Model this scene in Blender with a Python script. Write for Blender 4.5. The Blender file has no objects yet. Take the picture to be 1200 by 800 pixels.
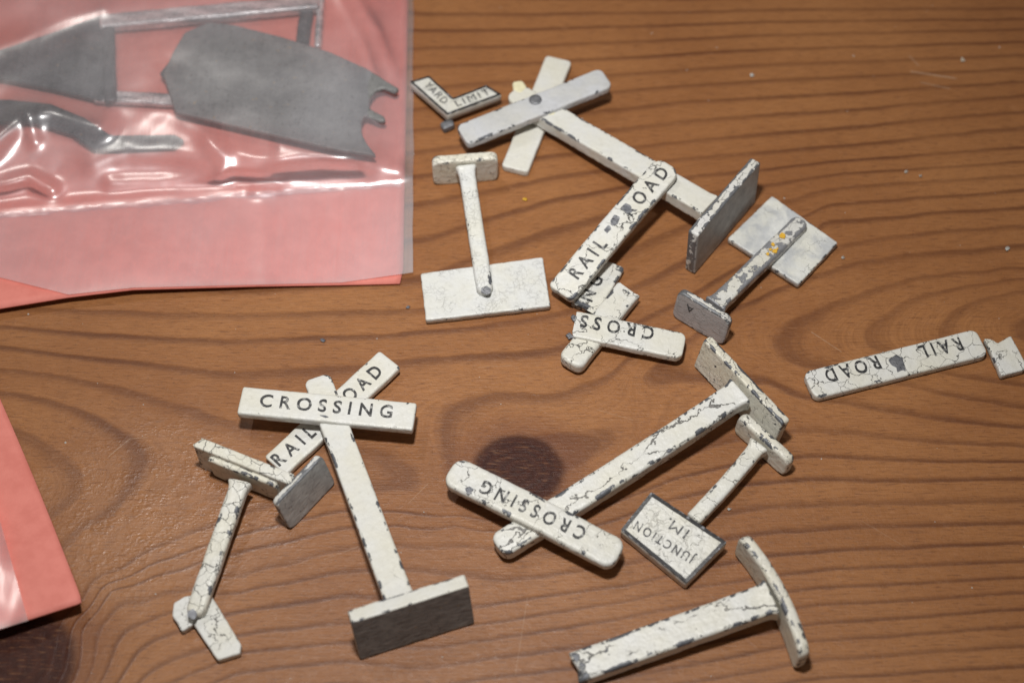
import bpy, bmesh, math, random
import numpy as np
from mathutils import Vector, Matrix, noise
from mathutils.geometry import tessellate_polygon

S = bpy.context.scene
COL = S.collection
rnd = random.Random(7)
MM = 0.001

# ------------------------------------------------------------------ camera
DIST, TILT, FPX = 270.0, math.radians(32.0), 1850.0          # mm, from straight down, focal length in photo pixels
CP = Vector((0.0, -DIST * math.sin(TILT), DIST * math.cos(TILT)))
CR = Vector((1, 0, 0))
CU = Vector((0, math.cos(TILT), math.sin(TILT)))
CF = Vector((0, math.sin(TILT), -math.cos(TILT)))
cam = bpy.data.objects.new("camera", bpy.data.cameras.new("camera"))
COL.objects.link(cam)
cam.location = CP * MM
cam.rotation_euler = (TILT, 0, 0)
cam.data.sensor_width = 36.0
cam.data.lens = 36.0 * FPX / 1200.0
cam.data.clip_start = 0.01
cam.data.clip_end = 20.0
cam.data.dof.use_dof = True
cam.data.dof.focus_distance = 0.262
cam.data.dof.aperture_fstop = 13.5
S.camera = cam

# ------------------------------------------------------------------ light
w = bpy.data.worlds.new("World")
S.world = w
w.use_nodes = True
bg = w.node_tree.nodes["Background"]
bg.inputs["Color"].default_value = (1.0, 0.93, 0.84, 1)
bg.inputs["Strength"].default_value = 0.13


def lamp(name, loc, target, watts, size, col, spread=180.0):
    d = bpy.data.lights.new(name, 'AREA')
    d.shape = 'DISK'
    d.size = size * MM
    d.energy = watts
    d.color = col
    d.spread = math.radians(spread)
    o = bpy.data.objects.new(name, d)
    COL.objects.link(o)
    o.location = Vector(loc) * MM
    o.rotation_euler = (Vector(target) - Vector(loc)).to_track_quat('-Z', 'Y').to_euler()
    return o


lamp("flash_lamp", (-14, -40, 258), (-12, 32, 0), 0.255, 24, (1.0, 0.98, 0.955), 106.0)
lamp("sheen_lamp", (-226, 283, 640), (-60, -30, 0), 0.60, 40, (1.0, 0.95, 0.88))  # unseen lamp, added for the sheen on the wood at lower left

S.view_settings.view_transform = 'Standard'
S.view_settings.look = 'None'
S.view_settings.exposure = 0.0
S.view_settings.gamma = 1.0
S.cycles.use_denoising = True
S.cycles.max_bounces = 8
S.cycles.transparent_max_bounces = 12


# ------------------------------------------------------------------ helpers
def W(px, py, z=0.0):
    """A point of the photograph, brought to the height z (mm) above the table."""
    d = CF * FPX + CR * (px - 600.0) + CU * (400.0 - py)
    t = (z - CP.z) / d.z
    return CP + d * t


def nvec(p):
    """repeatable three component noise"""
    return Vector((noise.noise(p), noise.noise(p + Vector((31.7, 11.3, 5.9))), noise.noise(p + Vector((-17.1, 47.9, 23.3)))))


def smooth(a, b, x):
    t = min(1.0, max(0.0, (x - a) / (b - a)))
    return t * t * (3 - 2 * t)


def lerp(a, b, t):
    return a + (b - a) * t


def interp(x, pts):
    if x <= pts[0][0]:
        return pts[0][1]
    for (a, b), (c, d) in zip(pts, pts[1:]):
        if x <= c:
            return b + (d - b) * (x - a) / (c - a)
    return pts[-1][1]


def thing(name, loc, label, cat, group=None):
    o = bpy.data.objects.new(name, None)
    COL.objects.link(o)
    o.empty_display_size = 0.004
    o.location = Vector((loc.x, loc.y, 0)) * MM
    o['label'] = label
    o['category'] = cat
    if group:
        o['group'] = group
    return o


def origin_of(parent):
    p = Vector((0, 0, 0))
    while parent is not None:
        p += parent.location
        parent = parent.parent
    return p / MM


def link(name, verts, faces, mat, parent, wear=None, smooth_faces=None, loc=None, lc=None):
    """verts in world mm; the object sits at its thing's origin."""
    org = origin_of(parent) if parent is not None else (loc if loc is not None else Vector((0, 0, 0)))
    me = bpy.data.meshes.new(name)
    me.from_pydata([((v - org) * MM)[:] for v in verts], [], faces)
    if wear is not None:
        a = me.attributes.new("wear", 'FLOAT', 'POINT')
        a.data.foreach_set("value", wear)
    if lc is not None:
        a = me.attributes.new("along", 'FLOAT_VECTOR', 'POINT')
        a.data.foreach_set("vector", np.array(lc, np.float32).ravel())
    if smooth_faces is None:
        me.shade_smooth()
    else:
        me.polygons.foreach_set("use_smooth", smooth_faces)
    me.validate()
    me.update()
    o = bpy.data.objects.new(name, me)
    COL.objects.link(o)
    if mat:
        me.materials.append(mat)
    if parent is not None:
        o.parent = parent
    elif loc is not None:
        o.location = org * MM
    return o


def tag(o, label, cat, group=None):
    o['label'] = label
    o['category'] = cat
    if group:
        o['group'] = group
    return o


def section(hw, ht, r):
    """rounded rectangle, (side, up, wear) points, with a loop set in from each corner"""
    r = max(0.02, min(r, hw * 0.8, ht * 0.8))
    m = 0.3
    out = []
    for sx, sy, a0 in ((1, 1, 0), (-1, 1, 90), (-1, -1, 180), (1, -1, 270)):
        cx, cy = sx * (hw - r), sy * (ht - r)
        arc = []
        for k in range(4):
            a = math.radians(a0 + 30 * k)
            arc.append((cx + r * math.cos(a), cy + r * math.sin(a), 1.0))
        iv = min(m, max(0, ht - r) * 0.7)
        ih = min(m, max(0, hw - r) * 0.7)
        first = (sx * hw, cy - sy * iv, 0.25)
        last = (cx - sx * ih, sy * ht, 0.25)
        if a0 in (90, 270):
            first, last = last, first
        out += [first] + arc + [last]
    return out


BARS = {}


def bar(parent, name, c0, c1, wdir, wid, thk, mat, r=0.35, ends=(0.6, 0.6), rag=(0, 0), n=26, bend=None, wob=0.06,
        seed=0, w1=None, label=None, under=None, flare=0.0):
    """A bar between two centres of its section. wdir: its width direction. ends: plan radius of the corners."""
    ax = (c1 - c0)
    L = ax.length
    ax.normalize()
    up = ax.cross(wdir).normalized()
    side = up.cross(ax).normalized()
    st = set()
    for k in range(n + 1):
        st.add(round(L * k / n, 4))
    for e, which in ((ends[0], 0), (ends[1], 1)):
        e = max(e, r)
        for k in range(7):
            s = e * (1 - math.cos(k * math.pi / 12))
            st.add(round(s if which == 0 else L - s, 4))
        st.add(round(r * 0.3 if which == 0 else L - r * 0.3, 4))
        st.add(round(e + 0.35 if which == 0 else L - e - 0.35, 4))
    st = sorted(x for x in st if 0 <= x <= L)
    st = [s for i, s in enumerate(st) if i == 0 or s - st[i - 1] > 0.012]
    st[-1] = L
    verts, wear, faces, lc = [], [], [], []
    m = 24
    ls = seed * 7.3
    so = Vector((seed * 3.1, seed * 1.7, seed * 0.9))
    for i, s in enumerate(st):
        hw = (wid if w1 is None else lerp(wid, w1, s / L)) / 2
        ht = thk / 2
        for e, d, rg in ((ends[0], s, rag[0]), (ends[1], L - s, rag[1])):
            if rg:
                continue
            if d < e:
                hw = hw - e + math.sqrt(max(0, e * e - (e - d) ** 2))
            if d < r:
                q = r - math.sqrt(max(0, r * r - (r - d) ** 2))
                ht -= q * 0.9
                if e < r:
                    hw -= q * 0.9
        hw, ht = max(hw, 0.12), max(ht, 0.08)
        if flare and L - s < 1.8:                            # cast fillet at the base
            fl = (1 - (L - s) / 1.8) ** 2 * flare
            hw += fl
            ht += fl * 0.5
        c = c0 + ax * s
        if bend is not None:
            c = c + bend * (4 * (s / L) * (1 - s / L))
        endw = max(0.0, 1 - min(s, L - s) / 0.45)
        for (a, b, wv) in section(hw, ht, r):
            p = c + side * a + up * b
            nv = nvec(p * 0.33 + so) * wob + nvec(p * 1.1 + so) * wob * 0.45
            p = p + side * nv.x + up * nv.y
            for which in (0, 1):
                if rag[which]:
                    d = s if which == 0 else L - s
                    f = max(0.0, 1 - d / 2.2)
                    j = noise.noise(Vector((a * 0.9, b * 0.5, seed + 5.0))) + 0.5 * noise.noise(Vector((a * 2.7, b * 1.2, seed + 9.0)))
                    p = p + ax * (j * f * rag[which] * (1 if which else -1))
            verts.append(p)
            lc.append((s + ls, a + ls * 1.3, b))
            wear.append(max(wv, endw if not (rag[0] and s < 1 or rag[1] and L - s < 1) else 1.0))
    ns = len(st)
    for i in range(ns - 1):
        for k in range(m):
            a, b = i * m + k, i * m + (k + 1) % m
            faces.append((a, b, b + m, a + m))
    nside = len(faces)
    for base, flip in ((0, True), ((ns - 1) * m, False)):
        cen = sum((verts[base + k] for k in range(m)), Vector()) / m
        verts.append(cen)
        lc.append((ls + (L if base else 0), ls * 1.3, 0))
        wear.append(0.5)
        ci = len(verts) - 1
        for k in range(m):
            a, b = base + k, base + (k + 1) % m
            faces.append((b, a, ci) if flip else (a, b, ci))
    mid = (c0 + c1) / 2
    o = link(name, verts, faces, mat, parent, wear, loc=Vector((mid.x, mid.y, 0)) if parent is None else None, lc=lc)
    if under:                                              # the broad face of a base that stood on the ground has its own finish
        o.data.materials.append(under[0])
        rng = (4, 5, 6) if under[1] > 0 else (16, 17, 18)
        for i in range(nside):
            if i % m in rng:
                o.data.polygons[i].material_index = 1
    if label:
        o['label'] = label
    BARS[o.name] = (c0, ax, L, side, up, thk, bend)
    return o


def strip(parent, name, p0, p1, z0, z1, wid, thk, mat, roll=0.0, **kw):
    """A bar whose TOP face centre line runs between two photo points at heights z0, z1."""
    a, b = W(p0[0], p0[1], z0), W(p1[0], p1[1], z1)
    ax = (b - a).normalized()
    side = Vector((0, 0, 1)).cross(ax).normalized()
    up = ax.cross(side)
    if roll:
        R = Matrix.Rotation(math.radians(roll), 3, ax)
        side, up = R @ side, R @ up
    return bar(parent, name, a - up * thk / 2, b - up * thk / 2, side, wid, thk, mat, **kw)


def stand(parent, name, t0, t1, h, lean, thk, mat, **kw):
    """A plate standing on its long edge: its top edge runs between two photo points at height h."""
    a, b = W(t0[0], t0[1], h), W(t1[0], t1[1], h)
    ax = (b - a).normalized()
    down = Matrix.Rotation(math.radians(lean), 3, ax) @ Vector((0, 0, -1))
    H = h / math.cos(math.radians(lean))
    return bar(parent, name, a + down * H / 2, b + down * H / 2, down, H, thk, mat, **kw)


def resample(poly, step, jit, seed, closed=True):
    out = []
    n = len(poly)
    for i in range(n):
        a, b = poly[i], poly[(i + 1) % n]
        k = max(1, int(round((b - a).length / step)))
        for j in range(k):
            out.append(a.lerp(b, j / k))
    res = []
    for p in out:
        nv = nvec(p * 1.3 + Vector((seed, seed * 2, 0)))
        res.append(p + Vector((nv.x, nv.y, 0)) * jit)
    return res


def round_poly(poly, rad, seg=4):
    out = []
    n = len(poly)
    for i in range(n):
        p, a, b = poly[i], poly[i - 1], poly[(i + 1) % n]
        da, db = (a - p), (b - p)
        ra = min(rad, da.length * 0.4, db.length * 0.4)
        u, v = p + da.normalized() * ra, p + db.normalized() * ra
        for k in range(seg + 1):
            t = k / seg
            out.append(u * (1 - t) ** 2 + p * 2 * t * (1 - t) + v * t * t)
    return out


def inset(poly, d):
    n = len(poly)
    area = sum(poly[i].x * poly[(i + 1) % n].y - poly[(i + 1) % n].x * poly[i].y for i in range(n))
    sg = 1 if area > 0 else -1
    out = []
    for i in range(n):
        p, a, b = poly[i], poly[i - 1], poly[(i + 1) % n]
        e1, e2 = (p - a), (b - p)
        n1 = Vector((-e1.y, e1.x, 0)).normalized() * sg
        n2 = Vector((-e2.y, e2.x, 0)).normalized() * sg
        nn = n1 + n2
        if nn.length < 1e-6:
            nn = n1
        nn.normalize()
        out.append(p + nn * (d / max(0.55, nn.dot(n1))))
    return out


def slab(parent, name, pts, ztop, thk, mat, r=0.3, corner=0.5, jit=0.06, seed=0, step=0.9, loc=None, label=None, rows=None):
    """A plate with the outline pts (photo points); ztop a number or one height per point."""
    zs = ztop if isinstance(ztop, (list, tuple)) else [ztop] * len(pts)
    poly = [W(p[0], p[1], z) for p, z in zip(pts, zs)]
    n = len(poly)
    area = sum(poly[i].x * poly[(i + 1) % n].y - poly[(i + 1) % n].x * poly[i].y for i in range(n))
    if area < 0:
        poly.reverse()
    poly = round_poly(poly, max(corner, r * 1.3))
    poly = resample(poly, step, jit, seed)
    verts, wear, faces, sm = [], [], [], []
    rings = []
    prof = [(r, 0, 0.6), (r * 0.5, r * 0.13, 1), (r * 0.13, r * 0.5, 1), (0, r, 1), (0, thk - r, 0.8), (r, thk, 1)]
    for (ins, dep, wv) in prof:
        q = inset(poly, ins) if ins else list(poly)
        rings.append(len(verts))
        for p in q:
            verts.append(p - Vector((0, 0, dep)))
            wear.append(wv)
    m = len(poly)
    for a, b in zip(rings, rings[1:]):
        for k in range(m):
            k2 = (k + 1) % m
            faces.append((a + k2, a + k, b + k, b + k2))
            sm.append(True)
    c0 = len(verts)
    verts += [verts[rings[0] + k].copy() for k in range(m)]
    wear += [0.12] * m
    tris = tessellate_polygon([[Vector((verts[c0 + k].x, verts[c0 + k].y, 0)) for k in range(m)]])
    for t in tris:
        q = [verts[c0 + k] for k in t]
        if (q[1] - q[0]).cross(q[2] - q[0]).z < 0:
            t = t[::-1]
        faces.append(tuple(c0 + k for k in t))
        faces.append(tuple(rings[-1] + k for k in t[::-1]))
        sm += [False, False]
    o = link(name, verts, faces, mat, parent, wear, sm, loc, [(v.x + seed * 7.3, v.y, v.z) for v in verts])
    if label:
        o['label'] = label
    return o


def rim(parent, name, pts, ztop, inner, hgt, mat, corner=0.5):
    """A raised flat border that runs along the outline of a plate."""
    zs = ztop if isinstance(ztop, (list, tuple)) else [ztop] * len(pts)
    poly = [W(p[0], p[1], z) for p, z in zip(pts, zs)]
    n = len(poly)
    area = sum(poly[i].x * poly[(i + 1) % n].y - poly[(i + 1) % n].x * poly[i].y for i in range(n))
    if area < 0:
        poly.reverse()
    poly = resample(round_poly(poly, corner), 0.7, 0.05, 3)
    o0, i0 = inset(poly, 0.04), inset(poly, inner)
    jit = [noise.noise(p * 0.8) * 0.12 for p in i0]
    verts = []
    up = Vector((0, 0, 1))
    for ring, dz in ((o0, -0.25), (o0, hgt), (i0, hgt), (i0, -0.25)):
        for p in ring:
            verts.append(p + up * dz)
    m = len(poly)
    faces = []
    for a in range(3):
        for k in range(m):
            k2 = (k + 1) % m
            faces.append((a * m + k, a * m + k2, (a + 1) * m + k2, (a + 1) * m + k))
    wear = [1.0 if (i // m) in (0, 1) else 0.4 for i in range(len(verts))]
    return link(name, verts, faces, mat, parent, wear, [False] * len(faces))


FONT_CACHE = {}


def text_mesh(body, bold, space):
    key = (body, bold, space)
    if key not in FONT_CACHE:
        cu = bpy.data.curves.new("lettering_curve", 'FONT')
        cu.body = body
        cu.offset = bold
        cu.space_character = space
        cu.resolution_u = 4
        cu.extrude = 0.02
        o = bpy.data.objects.new("lettering_curve", cu)
        COL.objects.link(o)
        dg = bpy.context.evaluated_depsgraph_get()
        dg.update()
        me = bpy.data.meshes.new_from_object(o.evaluated_get(dg))
        vs = [v.co.copy() for v in me.vertices]
        fs = [tuple(p.vertices) for p in me.polygons]
        bpy.data.objects.remove(o)
        bpy.data.curves.remove(cu)
        bpy.data.meshes.remove(me)
        FONT_CACHE[key] = (vs, fs)
    return FONT_CACHE[key]


def ray_plane(px, py, p0, nrm):
    d = CF * FPX + CR * (px - 600.0) + CU * (400.0 - py)
    return CP + d * ((p0 - CP).dot(nrm) / d.dot(nrm))


def lettering(parent, body, s, e, cap, mat, bold=0.020, deep=0.09, plane=None, space=1.65):
    """Raised letters centred on the line from photo point s to e, laid on the upper face of their board."""
    vs, fs = text_mesh(body, bold, space)
    xs = [v.x for v in vs]
    ys = [v.y for v in vs]
    x0, x1, y0, y1 = min(xs), max(xs), min(ys), max(ys)
    if plane is None:
        c0, ax, L, side, up, thk, bend = BARS[parent.name]
        top, nd = c0 + up * thk / 2, up
    else:
        top, nd = plane
        bend = None
    a, b = ray_plane(s[0], s[1], top, nd), ray_plane(e[0], e[1], top, nd)
    xd = b - a
    yd = nd.cross(xd).normalized()
    out = []
    for v in vs:
        t = (v.x - x0) / (x1 - x0)
        p = a + xd * t + yd * (((v.y - y0) / (y1 - y0) - 0.5) * cap) + nd * (deep if v.z > 0 else -0.2)
        if bend is not None:
            q = min(1, max(0, (p - c0).dot(ax) / L))
            p = p + bend * (4 * q * (1 - q))
        jv = nvec(p * 0.7) * 0.12
        out.append(p + Vector((jv.x, jv.y, 0)))
    return link("lettering", out, fs, mat, parent, None, [False] * len(fs))


# ------------------------------------------------------------------ materials
class NT:
    def __init__(self, name):
        self.mat = bpy.data.materials.new(name)
        self.mat.use_nodes = True
        self.t = self.mat.node_tree
        self.t.nodes.clear()
        self.out = self.t.nodes.new('ShaderNodeOutputMaterial')

    def n(self, typ, **kw):
        nd = self.t.nodes.new(typ)
        for k, v in kw.items():
            setattr(nd, k, v)
        return nd

    def L(self, a, b):
        self.t.links.new(a, b)

    def put(self, sock, v):
        if isinstance(v, bpy.types.NodeSocket):
            self.L(v, sock)
        elif v is not None:
            sock.default_value = v

    def math(self, op, a, b=None, c=None, clamp=False):
        nd = self.n('ShaderNodeMath', operation=op)
        nd.use_clamp = clamp
        for i, v in enumerate((a, b, c)):
            self.put(nd.inputs[i], v)
        return nd.outputs[0]

    def ramp(self, f, lo, hi, a=0.0, b=1.0, typ='SMOOTHSTEP'):
        nd = self.n('ShaderNodeMapRange', interpolation_type=typ)
        self.put(nd.inputs['Value'], f)
        self.put(nd.inputs['From Min'], lo)
        self.put(nd.inputs['From Max'], hi)
        self.put(nd.inputs['To Min'], a)
        self.put(nd.inputs['To Max'], b)
        return nd.outputs[0]

    def noise(self, vec, scale, detail=2.0, rough=0.5, dist=0.0, out='Fac'):
        nd = self.n('ShaderNodeTexNoise')
        self.put(nd.inputs['Vector'], vec)
        nd.inputs['Scale'].default_value = scale
        nd.inputs['Detail'].default_value = detail
        nd.inputs['Roughness'].default_value = rough
        nd.inputs['Distortion'].default_value = dist
        return nd.outputs[out]

    def voro(self, vec, scale, feature='DISTANCE_TO_EDGE', out='Distance', rand=1.0):
        nd = self.n('ShaderNodeTexVoronoi', feature=feature)
        self.put(nd.inputs['Vector'], vec)
        nd.inputs['Scale'].default_value = scale
        nd.inputs['Randomness'].default_value = rand
        return nd.outputs[out]

    def mix(self, f, a, b):
        nd = self.n('ShaderNodeMix', data_type='RGBA')
        self.put(nd.inputs[0], f)
        for i, v in ((6, a), (7, b)):
            if isinstance(v, tuple):
                v = (*v, 1.0) if len(v) == 3 else v
            self.put(nd.inputs[i], v)
        return nd.outputs[2]

    def vmath(self, op, a, b):
        nd = self.n('ShaderNodeVectorMath', operation=op)
        self.put(nd.inputs[0], a)
        if op == 'SCALE':
            self.put(nd.inputs['Scale'], b)
        else:
            self.put(nd.inputs[1], b)
        return nd.outputs[0]

    def coords(self):
        """object coordinates in mm, shifted per object"""
        tc = self.n('ShaderNodeTexCoord')
        oi = self.n('ShaderNodeObjectInfo')
        sh = self.math('MULTIPLY', oi.outputs['Random'], 83.0)
        return self.vmath('ADD', self.vmath('SCALE', tc.outputs['Object'], 1000.0), sh)

    def principled(self, color, rough, metal=0.0, normal=None, **kw):
        p = self.n('ShaderNodeBsdfPrincipled')
        self.put(p.inputs['Base Color'], color if not isinstance(color, tuple) else (*color, 1.0))
        self.put(p.inputs['Roughness'], rough)
        self.put(p.inputs['Metallic'], metal)
        if normal is not None:
            self.L(normal, p.inputs['Normal'])
        for k, v in kw.items():
            self.put(p.inputs[k], v)
        return p.outputs[0]

    def bump(self, h, strength, dist):
        b = self.n('ShaderNodeBump')
        b.inputs['Strength'].default_value = strength
        b.inputs['Distance'].default_value = dist
        self.L(h, b.inputs['Height'])
        return b.outputs[0]

    def done(self, shader):
        self.L(shader, self.out.inputs['Surface'])
        return self.mat


def paint(name, col=(0.61, 0.612, 0.588), cell=2.6, crack=0.03, amount=0.5, fine=0.0, wear=0.45, chip=0.30, tarnish=0.0, metal=(0.105, 0.11, 0.122), stretch=1.0):
    """Old crazed enamel over grey lead alloy. amount: share of cracks that opened, wear: chipped edges, chip: bare spots."""
    N = NT(name)
    v = N.n('ShaderNodeAttribute', attribute_name='along').outputs['Vector']
    dv = N.noise(v, 0.45, 3.0, 0.55, out='Color')
    dv = N.vmath('SCALE', N.vmath('SUBTRACT', dv, (0.5, 0.5, 0.5)), cell * 0.9)
    d2 = N.vmath('SCALE', N.vmath('SUBTRACT', N.noise(v, 2.2, 3.0, 0.6, out='Color'), (0.5, 0.5, 0.5)), cell * 0.13)
    vv = N.vmath('ADD', N.vmath('ADD', v, dv), d2)
    if stretch != 1.0:
        vv = N.vmath('MULTIPLY', vv, (stretch, 1.0, 1.0))
    e1 = N.voro(vv, 1.0 / cell)
    low = N.noise(v, 0.20, 3.0, 0.6)
    wid = N.ramp(low, 0.62 - amount * 0.45, 0.9 - amount * 0.35, 0.0, crack)
    cr1 = N.math('SUBTRACT', 1.0, N.ramp(e1, N.math('MULTIPLY', wid, 0.45), N.math('ADD', wid, 0.0015)))
    has = N.ramp(wid, 0.0, crack * 0.25)
    cr1 = N.math('MULTIPLY', cr1, has)
    cracks = cr1
    if fine:
        e2 = N.voro(vv, 2.7 / cell)
        low2 = N.noise(v, 0.35, 2.0, 0.5)
        cr2 = N.math('SUBTRACT', 1.0, N.ramp(e2, 0.012, 0.05))
        cr2 = N.math('MULTIPLY', N.math('MULTIPLY', cr2, N.ramp(low2, 0.42, 0.62)), fine)
        cracks = N.math('MAXIMUM', cr1, cr2)
    at = N.n('ShaderNodeAttribute', attribute_name='wear').outputs['Fac']
    nw = N.noise(v, 0.62, 4.0, 0.62)
    nw2 = N.noise(v, 0.28, 2.0, 0.5)
    wsum = N.math('ADD', N.math('MULTIPLY', at, 0.30), N.math('ADD', nw, N.math('MULTIPLY', N.math('SUBTRACT', nw2, 0.5), 0.5)))
    wm = N.ramp(wsum, 1.06 - wear * 0.5, 1.09 - wear * 0.5)
    cn = N.noise(N.vmath('ADD', v, (31.0, 7.0, 11.0)), 0.55, 4.0, 0.6)
    cm = N.ramp(cn, 0.82 - chip * 0.3, 0.835 - chip * 0.3)
    bare = N.math('MAXIMUM', wm, cm)
    hue = N.noise(v, 0.16, 3.0, 0.6)
    grime = N.noise(v, 1.4, 4.0, 0.65)
    c = N.mix(N.ramp(hue, 0.35, 0.7), col, (col[0] * 0.99, col[1] * 0.97, col[2] * 0.90))
    c = N.mix(N.ramp(N.noise(v, 0.11, 2.0, 0.5), 0.45, 0.75, 0, 0.6), c, (col[0] * 0.97, col[1] * 0.94, col[2] * 0.83))
    c = N.mix(N.ramp(grime, 0.5, 0.85, 0.0, 0.42), c, (col[0] * 0.66, col[1] * 0.63, col[2] * 0.56))
    if tarnish:
        tn = N.noise(v, 0.22, 4.0, 0.62, 0.4)
        c = N.mix(N.ramp(tn, 0.40, 0.62, 0.0, tarnish), c, (0.30, 0.32, 0.36))
    crackcol = N.mix(N.ramp(grime, 0.3, 0.7), (0.05, 0.047, 0.045), (0.16, 0.15, 0.14))
    c = N.mix(N.math('MULTIPLY', cracks, 0.93), c, crackcol)
    mcol = N.mix(N.noise(v, 1.1, 3.0, 0.6), (metal[0] * 0.6, metal[1] * 0.6, metal[2] * 0.6), (metal[0] * 1.5, metal[1] * 1.5, metal[2] * 1.5))
    c = N.mix(bare, c, mcol)
    h = N.math('SUBTRACT', 1.0, N.math('MAXIMUM', N.math('MULTIPLY', cracks, 0.8), bare))
    h = N.math('ADD', h, N.math('MULTIPLY', N.noise(v, 0.9, 3.0, 0.55), 0.9))
    h = N.math('ADD', h, N.math('MULTIPLY', N.noise(v, 5.0, 2.0, 0.5), 0.14))
    nb = N.bump(h, 1.0, 0.00019)
    rough = N.ramp(bare, 0, 1, 0.42, 0.5)
    return N.done(N.principled(c, rough, N.math('MULTIPLY', bare, 0.35), nb))


def metal_mat(name, lo, hi, rough=0.5, metallic=0.5, scale=0.5, streak=None):
    N = NT(name)
    v = N.coords()
    vs = v if streak is None else N.vmath('MULTIPLY', v, streak)
    f = N.noise(vs, scale, 5.0, 0.62)
    g = N.noise(v, 3.0, 3.0, 0.6)
    c = N.mix(N.ramp(f, 0.3, 0.7), lo, hi)
    c = N.mix(N.ramp(g, 0.55, 0.8, 0, 0.5), c, (lo[0] * 0.5, lo[1] * 0.5, lo[2] * 0.5))
    pit = N.noise(v, 1.7, 3.0, 0.6)
    c = N.mix(N.ramp(pit, 0.63, 0.70, 0, 0.55), c, (lo[0] * 0.35, lo[1] * 0.35, lo[2] * 0.35))
    spk = N.noise(N.vmath('ADD', v, (17.0, 5.0, 3.0)), 1.5, 1.0, 0.5)
    c = N.mix(N.ramp(spk, 0.745, 0.78, 0, 0.7), c, (0.40, 0.26, 0.10))
    h = N.math('ADD', N.math('MULTIPLY', f, 0.7), N.math('MULTIPLY', g, 0.4))
    h = N.math('SUBTRACT', h, N.ramp(pit, 0.60, 0.70, 0, 0.8))
    return N.done(N.principled(c, N.ramp(g, 0.3, 0.7, rough - 0.08, rough + 0.1), metallic, N.bump(h, 0.7, 0.00022)))


def underside_mat(name, col, dark, amount):
    """Thin worn paint on the underside of a base, grey alloy showing through with fine scratches."""
    N = NT(name)
    v = N.coords()
    f = N.noise(v, 0.5, 5.0, 0.65)
    sc = N.noise(N.vmath('MULTIPLY', v, (0.5, 0.5, 4.0)), 1.2, 3.0, 0.6)
    at = N.n('ShaderNodeAttribute', attribute_name='wear').outputs['Fac']
    f2 = N.math('ADD', N.math('MULTIPLY', f, 0.6), N.math('MULTIPLY', sc, 0.4))
    c = N.mix(N.ramp(f2, 0.35, 0.68, 0, amount), col, dark)
    wsum = N.math('ADD', N.math('MULTIPLY', at, 0.28), N.noise(v, 0.9, 4.0, 0.6))
    c = N.mix(N.ramp(wsum, 0.80, 0.83), c, (0.13, 0.135, 0.15))
    e = N.voro(N.vmath('ADD', v, N.vmath('SCALE', N.noise(v, 0.6, 2.0, out='Color'), 2.0)), 0.4)
    c = N.mix(N.math('MULTIPLY', N.math('SUBTRACT', 1.0, N.ramp(e, 0.004, 0.02)), 0.5), c, (0.08, 0.08, 0.08))
    return N.done(N.principled(c, 0.5, 0.1, N.bump(N.math('ADD', f, sc), 0.5, 0.0002)))


def ink_mat():
    N = NT("black_ink")
    v = N.coords()
    f = N.noise(v, 1.1, 4.0, 0.65)
    c = N.mix(N.ramp(f, 0.50, 0.68, 0, 0.85), (0.022, 0.022, 0.024), (0.42, 0.42, 0.40))
    return N.done(N.principled(c, 0.5))


def black_border_mat():
    N = NT("black_border")
    v = N.coords()
    at = N.n('ShaderNodeAttribute', attribute_name='wear').outputs['Fac']
    f = N.noise(v, 0.9, 5.0, 0.65)
    c = N.mix(N.ramp(N.math('ADD', f, N.math('MULTIPLY', at, 0.2)), 0.72, 0.80), (0.018, 0.018, 0.020), (0.20, 0.205, 0.22))
    return N.done(N.principled(c, 0.42, 0.0, N.bump(f, 0.6, 0.00015)))


def plain(name, col, rough=0.6, var=0.25, scale=0.8, bump=0.0002):
    N = NT(name)
    v = N.coords()
    f = N.noise(v, scale, 4.0, 0.6)
    c = N.mix(f, tuple(x * (1 - var) for x in col), tuple(min(1, x * (1 + var)) for x in col))
    return N.done(N.principled(c, rough, 0.0, N.bump(f, 0.5, bump)))


def card_mat():
    N = NT("pink_card")
    v = N.coords()
    f = N.noise(v, 0.35, 3.0, 0.6)
    g = N.noise(v, 7.0, 2.0, 0.6)
    c = N.mix(N.ramp(f, 0.3, 0.7), (0.59, 0.180, 0.145), (0.66, 0.218, 0.178))
    c = N.mix(N.ramp(g, 0.35, 0.75, 0, 0.25), c, (0.54, 0.165, 0.135))
    return N.done(N.principled(c, 0.62, 0.0, N.bump(g, 0.35, 0.0001), **{'Specular IOR Level': 0.3}))


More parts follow.
